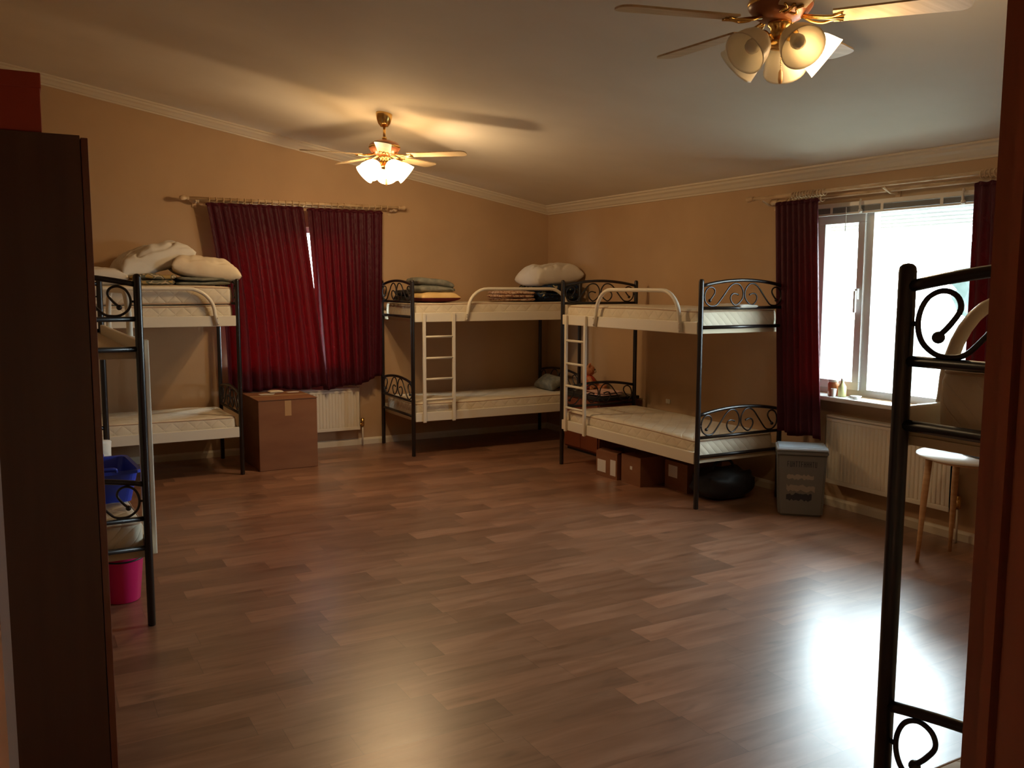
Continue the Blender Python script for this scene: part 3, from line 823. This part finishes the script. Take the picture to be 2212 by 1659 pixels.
# ------------------------------------------------------------ ceiling fans
def fan(label, x, y, drop, phase, sphase, lit, zblade, power={}):
    zc = zceil(x); t = thing('ceiling_fan', label, 'ceiling fan', (x, y, zblade), 0, 'ceiling fans with lamps')
    D = zc-zblade
    bm = BM(); lathe(bm, [(.030, D-.105), (.050, D-.08), (.062, D-.045), (.068, D-.005), (.066, D+.012)], 24); obj('canopy', bm, M_brass, t, True)
    bm = BM(); tube(bm, [(0, 0, .095), (0, 0, D-.09)], .011, 12); sphere(bm, (0, 0, .135), .021, 12, (1, 1, .8)); obj('downrod', bm, M_brass, t, True)
    bm = BM(); lathe(bm, [(.02, .125), (.060, .118), (.115, .095), (.128, .070), (.125, .050), (.118, .040), (.105, .022), (.08, .006), (.05, -.004)], 32)
    mh = obj('motor_housing', bm, M_copper, t, True)
    bm = BM(); lathe(bm, [(.122, .052), (.128, .058), (.130, .066), (.126, .074)], 32, closed_ends=False); obj('trim_ring', bm, M_brass, mh, True)
    for k in range(5):
        a = phase+2*pi*k/5
        R = Matrix.Rotation(a, 4, 'Z') @ Matrix.Rotation(math.radians(-8), 4, 'X')
        bm = BM(); r0, r1 = .20, .69; wd = (.052, .066); top = []; n = 14; pts = []
        for i in range(n+1):
            u = i/n; pts.append((r0+(r1-.05-r0)*u, wd[0]+(wd[1]-wd[0])*u))
        for i in range(1, 8): pts.append((r1-.05+.05*sin(pi/2*i/7), wd[1]*cos(pi/2*i/7)**.6))
        poly = [(p[0], p[1]) for p in pts]+[(p[0], -p[1]) for p in pts[::-1][1:]]
        v1 = [bm.verts.new((p[0], p[1], .004)) for p in poly]; v0 = [bm.verts.new((p[0], p[1], -.004)) for p in poly]
        bm.faces.new(v1); bm.faces.new(v0[::-1])
        for i in range(len(poly)): bm.faces.new((v1[i], v0[i], v0[(i+1) % len(poly)], v1[(i+1) % len(poly)]))
        bmesh.ops.recalc_face_normals(bm, faces=bm.faces)
        bmesh.ops.transform(bm, matrix=R, verts=bm.verts)
        b = obj('blade', bm, M_bladewood, t)
        bm = BM()
        for s in (-1, 1):
            tube(bm, [R @ Vector(q) for q in smooth_path([(.085, s*.008, .012), (.12, s*.026, -.004), (.16, s*.030, -.012), (.20, s*.018, -.010), (.235, s*.034, -.008)], 4)], .0055, 6)
        tube(bm, [R @ Vector((.08, 0, .008)), R @ Vector((.19, 0, -.010)), R @ Vector((.24, 0, -.009))], .007, 6)
        obj('blade_iron', bm, M_brass, b, True)
    bm = BM(); lathe(bm, [(.045, .0), (.048, -.02), (.036, -.03), (.038, -.075), (.050, -.082), (.052, -.095), (.034, -.108), (.012, -.114), (0, -.116)], 24)
    obj('light_kit', bm, M_brass, t, True)
    for k in range(5):
        a = sphase+2*pi*k/5; on = k in lit
        tilt = math.radians(52)       # axis from straight down outwards
        ax = Vector((cos(a)*sin(tilt), sin(a)*sin(tilt), -cos(tilt)))
        base = Vector((cos(a)*.085, sin(a)*.085, -.070))
        zq = ax.to_track_quat('Z', 'Y').to_matrix().to_4x4()
        Mx = Matrix.Translation(base) @ zq
        bm = BM(); tube(bm, smooth_path([(cos(a)*.03, sin(a)*.03, -.085), (cos(a)*.055, sin(a)*.055, -.062), tuple(base)], 4), .008, 8)
        lathe(bm, [(.012, -.012), (.024, -.006), (.027, .016), (.022, .022)], 16, Mx)
        arm = obj('lamp_arm', bm, M_brass, t, True)
        prof = [(.024, .008), (.040, .018), (.060, .040), (.073, .070), (.080, .098), (.085, .122), (.088, .130)]
        inner = [(r-.0035, z) for r, z in prof[::-1]]
        bm = BM(); lathe(bm, prof+inner, 28, Mx, closed_ends=False)
        s = obj('lamp_shade', bm, M_shade_on if on else M_shade_off, arm, True)
        bm = BM(); lathe(bm, [(.010, .018), (.013, .03), (.026, .058), (.030, .075), (.026, .092), (.012, .103), (0, .106)], 16, Mx)
        bo = obj('bulb', bm, M_bulb_on if on else M_bulb_off, arm, True)
        if on:
            ld = bpy.data.lights.new('bulb_light', 'POINT'); ld.energy = BULB_W*power.get(k, 1.0); ld.color = LC; ld.shadow_soft_size = .030
            lo = bpy.data.objects.new('bulb_light', ld); COL.objects.link(lo); lo.parent = t; lo.location = Mx @ Vector((0, 0, .125))
    bm = BM()
    for k in range(9): sphere(bm, (.012, .0, -.120-k*.008), .0028, 6)
    ch = obj('pull_chain', bm, M_chain, t, True)
    bm = BM(); lathe(bm, [(.003, -.188), (.008, -.196), (.0095, -.225), (.007, -.240), (0, -.243)], 12, Matrix.Translation((.012, 0, 0))); obj('chain_pull', bm, M_tableleg, ch, True)
    return t
AW = YAW-pi/2    # world azimuth of "image right"
fan('ceiling fan with all its lamps lit, hanging near the red curtains', -2.77, -1.97, .33, math.radians(32), AW+math.radians(20), (0, 1, 2, 3, 4), 2.755, {0: 2.3, 1: .3, 2: 2.3, 3: .3, 4: .3})
fan('near ceiling fan at the top right with only one lamp lit', -2.745, -6.29, .35, math.radians(165), AW+math.radians(-6), (0,), 2.748)

# ------------------------------------------------------------ wardrobe and the box on it
t = thing('wardrobe', 'tall dark brown wardrobe at the left edge, seen from its side', 'wardrobe', (-5.58, -5.85, 0))
def wl(x): return x+5.58
bm = BM(); box(bm, wl(-5.90), wl(-5.292), -.45, -.432, .0, 2.093); obj('side_panel', bm, M_wardrobe, t)
bm = BM(); box(bm, wl(-5.90), wl(-5.292), .432, .45, .0, 2.093); obj('side_panel', bm, M_wardrobe, t)
bm = BM(); box(bm, wl(-5.90), wl(-5.292), -.432, .432, 2.075, 2.093); obj('top_panel', bm, M_wardrobe, t)
bm = BM(); box(bm, wl(-5.90), wl(-5.292), -.432, .432, .05, .068); obj('bottom_panel', bm, M_wardrobe, t)
bm = BM(); box(bm, wl(-5.90), wl(-5.894), -.432, .432, .068, 2.075); obj('back_panel', bm, M_wardrobe, t)
for s in (-1, 1):
    bm = BM(); a, b = (-.449, -.002) if s < 0 else (.002, .449); box(bm, wl(-5.290), wl(-5.272), a, b, .05, 2.088, bev=.002)
    d = obj('door', bm, M_wardedge, t)
    bm = BM(); tube(bm, [(wl(-5.272), s*.03, 1.0), (wl(-5.25), s*.03, 1.0), (wl(-5.25), s*.03, 1.14), (wl(-5.272), s*.03, 1.14)], .005, 8); obj('handle', bm, M_brass, d, True)
t = thing('carton', 'dark red box standing on top of the wardrobe', 'box', (-5.62, -6.08, 2.094))
bm = BM(); box(bm, -.24, .24, -.215, .20, 0, .148, bev=.003); obj('body', bm, M_redbox, t)
bm = BM(); box(bm, -.243, .243, -.218, .203, .112, .152, bev=.003); obj('lid', bm, M_redbox, t)

# ------------------------------------------------------------ big carton by the curtains
t = thing('carton', 'large brown cardboard box standing in front of the radiator', 'box', (-3.345, -.62, 0), .01)
bm = BM(); box(bm, -.272, .272, -.30, .30, 0, .650, bev=.006); obj('body', bm, M_card, t)
for a, b in ((-.305, -.004), (.004, .305)):
    bm = BM(); box(bm, -.275, .275, a, b, .651, .656); obj('flap', bm, M_card, t)
bm = BM(); box(bm, -.272, .272, -.028, .028, .6565, .6580); obj('tape', bm, M_tape, t)
bm = BM(); box(bm, -.03, .03, -.3015, -.3003, .50, .64); obj('tape', bm, M_tape, t)
bm = BM(); 
pts = [(-.07, -.04), (.05, -.05), (.08, .02), (.0, .05), (-.08, .03)]
prism(bm, [(x, y, .0) for x, y in pts], (0, 0, .002)); o = obj('paper_scrap', bm, M_paper); o.location = (-3.43, -.50, .657); tag(o, 'white paper scrap on the left of the big cardboard box top', 'paper')
bm = BM(); prism(bm, [(x*.8, y*.7, .0) for x, y in pts], (0, 0, .002)); o = obj('paper_scrap', bm, M_paper); o.location = (-3.16, -.43, .657); tag(o, 'small white paper scrap towards the right of the big cardboard box top', 'paper')
folded('cloth', 'small yellowish cloth lying between the paper scraps on the big cardboard box', 'cloth', M_pillow2, (-3.32, -.40, .657), (.15, .10, .022), 1, 0, 31)

# ------------------------------------------------------------ under the window wall bunk
def small_carton(label, x, y, sx, sy, h, rz, labels, flaps=True, m=None):
    t = thing('carton', label, 'box', (x, y, 0), rz); m = m or M_card
    bm = BM(); w = .004
    box(bm, -sx/2, sx/2, -sy/2, sy/2, 0, .004); box(bm, -sx/2, -sx/2+w, -sy/2, sy/2, .004, h); box(bm, sx/2-w, sx/2, -sy/2, sy/2, .004, h)
    box(bm, -sx/2+w, sx/2-w, -sy/2, -sy/2+w, .004, h); box(bm, -sx/2+w, sx/2-w, sy/2-w, sy/2, .004, h)
    obj('body', bm, m, t)
    if flaps:
        for s, ang in ((-1, .5), (1, .25)):
            bm = BM(); q = .09
            prism(bm, [(s*sx/2, -sy/2+.01, h), (s*sx/2, sy/2-.01, h), (s*(sx/2+q*cos(ang)), sy/2-.01, h+q*sin(ang)*(1 if s > 0 else -.2)), (s*(sx/2+q*cos(ang)), -sy/2+.01, h+q*sin(ang)*(1 if s > 0 else -.2))] if False else
                  [(s*(sx/2-.002), -sy/2+.01, h), (s*(sx/2-.002), sy/2-.01, h), (s*(sx/2-.06), sy/2-.01, h+.035*ang), (s*(sx/2-.06), -sy/2+.01, h+.035*ang)], (0, 0, .003)); obj('flap', bm, m, t)
    else:
        bm = BM(); box(bm, -sx/2+.001, sx/2-.001, -sy/2+.001, sy/2-.001, h-.006, h); obj('top_flap', bm, m, t)
    for y0, y1, z0, z1 in labels:
        bm = BM(); box(bm, -sx/2-.0012, -sx/2-.0002, y0, y1, z0, z1); obj('label', bm, M_paper, t)
    return t
small_carton('open cardboard box with two white labels under the window wall bunk', -.80, -2.60, .32, .30, .225, .05, [(-.13, -.055, .03, .17), (.01, .13, .04, .15)])
small_carton('taller plain cardboard box next to the labelled one under the bunk', -.77, -2.935, .34, .26, .25, .03, [(-.02, .01, .13, .16)], False)
small_carton('dim cardboard box with one white label deeper under the window wall bunk', -.55, -3.29, .36, .30, .235, -.03, [(-.02, .10, .10, .20)], False)
t = thing('bag', 'black soft bag pushed under the window wall bunk near the grey bin', 'bag', (-.55, -3.66, 0))
bm = BM(); bmesh.ops.create_icosphere(bm, subdivisions=4, radius=1.0)
for v in bm.verts:
    c = v.co.copy(); n_ = noise.noise(c*2.2)*.13+noise.noise(c*5)*.05
    v.co = Vector((math.copysign(abs(c.x)**.7, c.x)*.26*(1+n_), math.copysign(abs(c.y)**.7, c.y)*.18*(1+n_), max(0, (math.copysign(abs(c.z)**.8, c.z)+1)*.12*(1+n_))))
obj('body', bm, M_bag, t, True)
bm = BM(); tube(bm, smooth_path([(-.12, .0, .22), (-.08, .0, .29), (.06, .0, .295), (.11, .0, .22)], 5), .011, 8); obj('strap', bm, M_bag, t, True)

# ------------------------------------------------------------ cabinet with black top in the corner
t = thing('cabinet', 'low red-brown wooden cabinet with a black top between the two corner bunks', 'cabinet', (-.31, -1.45, 0))
bm = BM(); box(bm, -.20, .255, -.39, .24, .03, .565, bev=.004); obj('body', bm, M_cabinet, t)
bm = BM(); box(bm, -.225, .27, -.41, .26, .566, .60, bev=.006); obj('top_board', bm, M_blackpl, t)
bm = BM(); box(bm, -.18, .24, -.37, .22, 0, .029); obj('plinth', bm, M_blackpl, t)
for y0, y1 in ((-.375, -.080), (-.072, .225)):
    bm = BM(); box(bm, -.216, -.201, y0, y1, .05, .55, bev=.003); d = obj('door', bm, M_cabinet, t)
    bm = BM(); sphere(bm, (-.226, y1-.03 if y0 < -.2 else y0+.03, .34), .011, 10); obj('knob', bm, M_brass, d, True)
folded('linen', 'pink and white folded linen on the black cabinet top in the corner', 'linen', M_pinkcloth, (-.34, -1.66, .602), (.30, .30, .045), 2, .1, 14)
t = thing('teddy_bear', 'orange-brown teddy bear sitting on the cabinet in the corner', 'soft toy', (-.27, -1.30, .601), -2.3)
bm = BM(); sphere(bm, (0, 0, .085), .075, 16, (1, .85, 1.1)); obj('body', bm, M_teddyred, t, True)
bm = BM(); sphere(bm, (0, 0, .215), .062, 16, (1, .95, .92)); sphere(bm, (.0, .0, .205), .03, 12); h_ = obj('head', bm, M_teddy, t, True)
for s in (-1, 1):
    bm = BM(); sphere(bm, (s*.045, 0, .268), .022, 10, (1, .5, 1)); obj('ear', bm, M_teddy, h_, True)
    bm = BM(); tube(bm, smooth_path([(s*.055, .0, .14), (s*.10, .03, .10), (s*.10, .06, .06)], 4), [.026]*9, 10); sphere(bm, (s*.10, .062, .058), .027, 10); obj('arm', bm, M_teddy, t, True)
    bm = BM(); tube(bm, smooth_path([(s*.04, .02, .03), (s*.06, .09, .032), (s*.07, .14, .035)], 4), [.030]*9, 10); sphere(bm, (s*.072, .145, .038), .033, 10); obj('leg', bm, M_teddy, t, True)
    bm = BM(); sphere(bm, (s*.022, .056, .225), .006, 8); obj('eye', bm, M_blackpl, h_, True)
bm = BM(); sphere(bm, (0, .052, .203), .026, 12, (1, .8, .75)); obj('muzzle', bm, M_pillow2, h_, True)

# ------------------------------------------------------------ grey bin
d1 = Vector((-.373+.602, -4.521+4.308, 0)); ang = math.atan2(d1.y, d1.x)
t = thing('bin', 'tall grey plastic bin with a pale lid and printed side by the bunk', 'bin', (-.400, -4.325, 0), ang)
def tap(bm, x, y, z0, z1, k0, k1, bev=.012):
    vs = [bm.verts.new((sx*x*k, sy*y*k, z)) for z, k in ((z0, k0), (z1, k1)) for sx, sy in ((-1, -1), (1, -1), (1, 1), (-1, 1))]
    fs = [bm.faces.new([vs[i] for i in q]) for q in ((3, 2, 1, 0), (4, 5, 6, 7), (0, 1, 5, 4), (1, 2, 6, 5), (2, 3, 7, 6), (3, 0, 4, 7))]
    if bev: bmesh.ops.bevel(bm, geom=list({e for f in fs for e in f.edges}), offset=bev, segments=3, affect='EDGES')
bm = BM(); tap(bm, .175, .125, 0, .475, .90, 1.0, .018); obj('body', bm, M_bin, t)
bm = BM(); tap(bm, .183, .133, .462, .492, 1.0, 1.0, .008); rim = obj('rim', bm, M_bin, t)
bm = BM(); tap(bm, .188, .138, .495, .520, 1.0, .93, .008); obj('lid', bm, M_binlid, t)
def yface(z): return -(.125*(.90+.10*z/.475))-.0008
def patch(x0, x1, z0, z1, m, wav=0, seed=0):
    bm = BM(); rnd = random.Random(seed); n = 14; top = []; bt = []
    for i in range(n+1):
        x = x0+(x1-x0)*i/n; zt_ = z1+wav*rnd.uniform(-1, 1); zb_ = z0+wav*rnd.uniform(-1, 1)
        top.append(bm.verts.new((x, yface(zt_)-.0004, zt_))); bt.append(bm.verts.new((x, yface(zb_)-.0004, zb_)))
    for i in range(n): bm.faces.new((bt[i], bt[i+1], top[i+1], top[i]))
    return obj('print', bm, m, t)
rnd = random.Random(4)
bm = BM()
for i in range(11):
    x = -.105+i*.0195
    for (a, b, c, d) in rnd.choice([((0, .004, 0, .042), (.010, .014, 0, .042), (.004, .010, .02, .025)), ((0, .004, 0, .042), (.004, .014, .038, .042), (.004, .012, .019, .023)), ((0, .004, 0, .042), (.004, .014, 0, .004), (.010, .014, .0, .042)), ((0, .014, .038, .042), (.005, .009, 0, .042))]):
        z0, z1 = .375+c, .375+d
        box(bm, x+a, x+b, yface(z0)-.0012, yface(z1)+.0006, z0, z1)
obj('lettering', bm, M_binprint, t)
patch(-.105, .085, .285, .315, M_binprint2, .008, 1); patch(-.105, .095, .195, .235, M_binprint2, .010, 2); patch(-.105, .075, .125, .170, M_binprint, .010, 3)

# ------------------------------------------------------------ round table by the window
t = thing('round_table', 'small round white table with splayed wooden legs under the window', 'table', (-.455, -5.70, 0))
bm = BM(); lathe(bm, [(.0, .664), (.285, .664), (.300, .668), (.303, .674), (.300, .681), (.0, .682)], 48); obj('table_top', bm, M_tabletop, t, True)
bm = BM(); lathe(bm, [(0, .640), (.22, .640), (.22, .663), (0, .663)], 32); obj('apron', bm, M_tableleg, t)
for k in range(4):
    a = math.atan2(.168, -.213)+k*pi/2
    bm = BM(); tube(bm, [(cos(a)*.272, sin(a)*.272, 0), (cos(a)*.262, sin(a)*.262, .20), (cos(a)*.25, sin(a)*.25, .42), (cos(a)*.235, sin(a)*.235, .645)], [.011, .015, .020, .021], 14); obj('leg', bm, M_tableleg, t, True)
t = thing('tray', 'flat black tray lying on the small round white table', 'tray', (-.40, -5.80, .683), -.4)
bm = BM(); box(bm, -.12, .12, -.09, .09, 0, .006, bev=.002); obj('base', bm, M_blackpl, t)
bm = BM()
for q in ((-.125, -.119, -.095, .095), (.119, .125, -.095, .095), (-.119, .119, -.095, -.089), (-.119, .119, .089, .095)): box(bm, *q, 0, .016)
obj('rim', bm, M_blackpl, t)

# ------------------------------------------------------------ things on the sill
SZ = WZ0
t = thing('jar', 'orange-brown jar on the window sill next to the curtain', 'jar', (-.06, -4.300, SZ))
bm = BM(); lathe(bm, [(.036, 0), (.040, .006), (.040, .088), (.034, .098), (.034, .104)], 20); obj('body', bm, mat('amber_glass', (.45, .16, .06), .3), t, True)
bm = BM(); lathe(bm, [(.037, .104), (.037, .122), (.034, .124)], 20); obj('lid', bm, M_paper, t, True)
t = thing('bottle', 'pale yellow bottle on the window sill beside the orange jar', 'bottle', (-.06, -4.385, SZ))
bm = BM(); lathe(bm, [(.026, 0), (.030, .006), (.030, .075), (.018, .095), (.012, .105), (.012, .118)], 20); obj('body', bm, mat('yellow_plastic', (.62, .60, .28), .4), t, True)
bm = BM(); lathe(bm, [(.014, .118), (.014, .136), (.010, .138)], 16); obj('cap', bm, M_paper, t, True)
t = thing('bowl', 'small white bowl at the front of the sunlit window sill', 'bowl', (-.085, -4.535, SZ))
bm = BM(); lathe(bm, [(.018, 0), (.030, .008), (.040, .022), (.038, .022), (.028, .010), (0, .006)], 24, closed_ends=False); obj('body', bm, M_socket, t, True)
t = thing('dish', 'flat dark dish behind the white bowl on the window sill', 'dish', (-.02, -4.475, SZ))
bm = BM(); lathe(bm, [(.03, 0), (.048, .010), (.046, .012), (0, .006)], 24); obj('body', bm, M_blackpl, t, True)
t = thing('beaker', 'clear pale beaker between jar and bottle on the window sill', 'cup', (-.11, -4.350, SZ))
bm = BM(); lathe(bm, [(.016, 0), (.022, .060), (.020, .060), (.014, .004), (0, .004)], 18, closed_ends=False); obj('body', bm, M_whitepole, t, True)

# ------------------------------------------------------------ pink bucket, blue basket
t = thing('bucket', 'bright pink plastic bucket with a black handle under the left bunk', 'bucket', (-5.045, -3.90, 0))
bm = BM(); lathe(bm, [(0, 0), (.082, 0), (.088, .006), (.112, .255), (.118, .262), (.113, .264), (.107, .255), (.084, .012), (0, .010)], 32, closed_ends=False); obj('body', bm, M_pink, t, True)
bm = BM(); tube(bm, [(.120*cos(a), .120*sin(a), .246-.010*abs(sin(a))) for a in [2*pi*k/40 for k in range(40)]], .0045, 6, closed=True); obj('handle', bm, M_blackpl, t, True)
t = thing('bag', 'small crumpled white plastic bag on the floor behind the pink bucket', 'bag', (-5.21, -3.80, 0))
bm = BM(); bmesh.ops.create_icosphere(bm, subdivisions=3, radius=1.0)
for v in bm.verts:
    c = v.co.copy(); n_ = noise.noise(c*3)*.3
    v.co = Vector((c.x*.07*(1+n_), c.y*.08*(1+n_), max(0, (c.z+.8)*.105*(1+n_))))
obj('body', bm, M_paper, t, True)
t = thing('laundry_basket', 'blue plastic basket standing on the lower bunk beside the wardrobe', 'basket', (-5.115, -3.68, .53), .06)
bm = BM(); w0, w1, l0_, l1_, hh = .13, .165, .20, .235, .175
def ring(w_, l_, z, r=.04):
    o_ = []
    for cx_, cy_, a0 in ((w_-r, l_-r, 0), (-w_+r, l_-r, 90), (-w_+r, -l_+r, 180), (w_-r, -l_+r, 270)):
        for k in range(6):
            a = math.radians(a0+18*k); o_.append(bm.verts.new((cx_+r*cos(a), cy_+r*sin(a), z)))
    return o_
Rg = [ring(w0, l0_, 0), ring(w1, l1_, hh), ring(w1+.014, l1_+.014, hh+.003), ring(w1+.014, l1_+.014, hh-.014), ring(w1+.010, l1_+.010, hh-.014), ring(w1-.004, l1_-.004, hh), ring(w0-.004, l0_-.004, .005)]
for a, b in ((0, 1), (1, 4), (4, 3), (3, 2), (2, 5), (5, 6)):
    for k in range(24): bm.faces.new((Rg[a][k], Rg[a][(k+1) % 24], Rg[b][(k+1) % 24], Rg[b][k]))
bm.faces.new(Rg[0][::-1]); bm.faces.new(Rg[6])
obj('body', bm, M_blue, t)
bm = BM()
for s in (-1, 1): tube(bm, smooth_path([(-.05, s*(l1_+.012), hh), (-.04, s*(l1_+.02), hh+.02), (.04, s*(l1_+.02), hh+.02), (.05, s*(l1_+.012), hh)], 4), .007, 8)
obj('handle', bm, M_blue, t, True)
pillow('pillow', 'small white pillow poking up behind the blue basket', 'pillow', M_pillow, (-5.16, -3.27, .64), (.30, .30, .14), (.9, 0, 0), 41)

# ------------------------------------------------------------ wall socket by the window wall bunk
t = thing('wall_socket', 'small white power socket on the wall above the window bunk mattress', 'socket', (-.001, -2.27, .585))
bm = BM(); box(bm, -.012, 0, -.03, .03, -.022, .022, bev=.004); obj('plate', bm, M_socket, t)
bm = BM(); lathe(bm, [(.014, 0), (.014, .004), (.0, .005)], 20, Matrix.Translation((-.012, 0, 0)) @ Matrix.Rotation(-pi/2, 4, 'Y')); obj('outlet', bm, M_socket, t)

# ------------------------------------------------------------ outside
M_grass = noisy(mat('pale_paving', (.30, .30, .26), .9), (.09, .10, .085), (.13, .135, .12), (1, 1, 1))
bm = BM(); box(bm, -30, 40, -40, 30, -.5, -.4); struct(obj('ground', bm, M_grass))
M_soffit = mat('soffit_boards', (.22, .22, .22), .6)
bm = BM()
for k in range(9): box(bm, .21+k*.085, .275+k*.085, -7.5, -2.0, 2.36-k*.022, 2.372-k*.022)
for k in range(14): box(bm, .21, .97, -7.4+k*.4, -7.34+k*.4, 2.385, 2.40)
box(bm, .98, 1.0, -7.5, -2.0, 2.17, 2.42)
struct(obj('trim_6', bm, M_soffit))
M_leaf = noisy(mat('foliage', (.18, .32, .12), .9), (.022, .038, .032), (.036, .052, .046), (6, 6, 6))
M_trunk = mat('bark', (.14, .10, .07), .9)
rnd = random.Random(9)
trees = [((13, -.3), 2.3, 'rounded green tree outside, seen low through the left sash'), ((18, 5), 3.0, 'taller green tree outside the window, farthest from the house'), ((11.5, -3.8), 1.7, 'low green bush-like tree outside behind the window mullion')]
for (x, y), r, lab in trees:
    t = thing('tree', lab, 'tree', (x, y, -.4))
    bm = BM(); bmesh.ops.create_icosphere(bm, subdivisions=4, radius=1.0)
    for v in bm.verts:
        c = v.co.copy(); n_ = noise.noise(c*2+Vector((x, y, 0)))*.35+noise.noise(c*6)*.18
        v.co = Vector((c.x*r*.62*(1+n_), c.y*r*.62*(1+n_), r*.75+c.z*r*.55*(1+n_)))
    obj('crown', bm, M_leaf, t, True)
    bm = BM(); tube(bm, [(0, 0, 0), (0, 0, r*.8)], .12, 8); obj('trunk', bm, M_trunk, t, True)
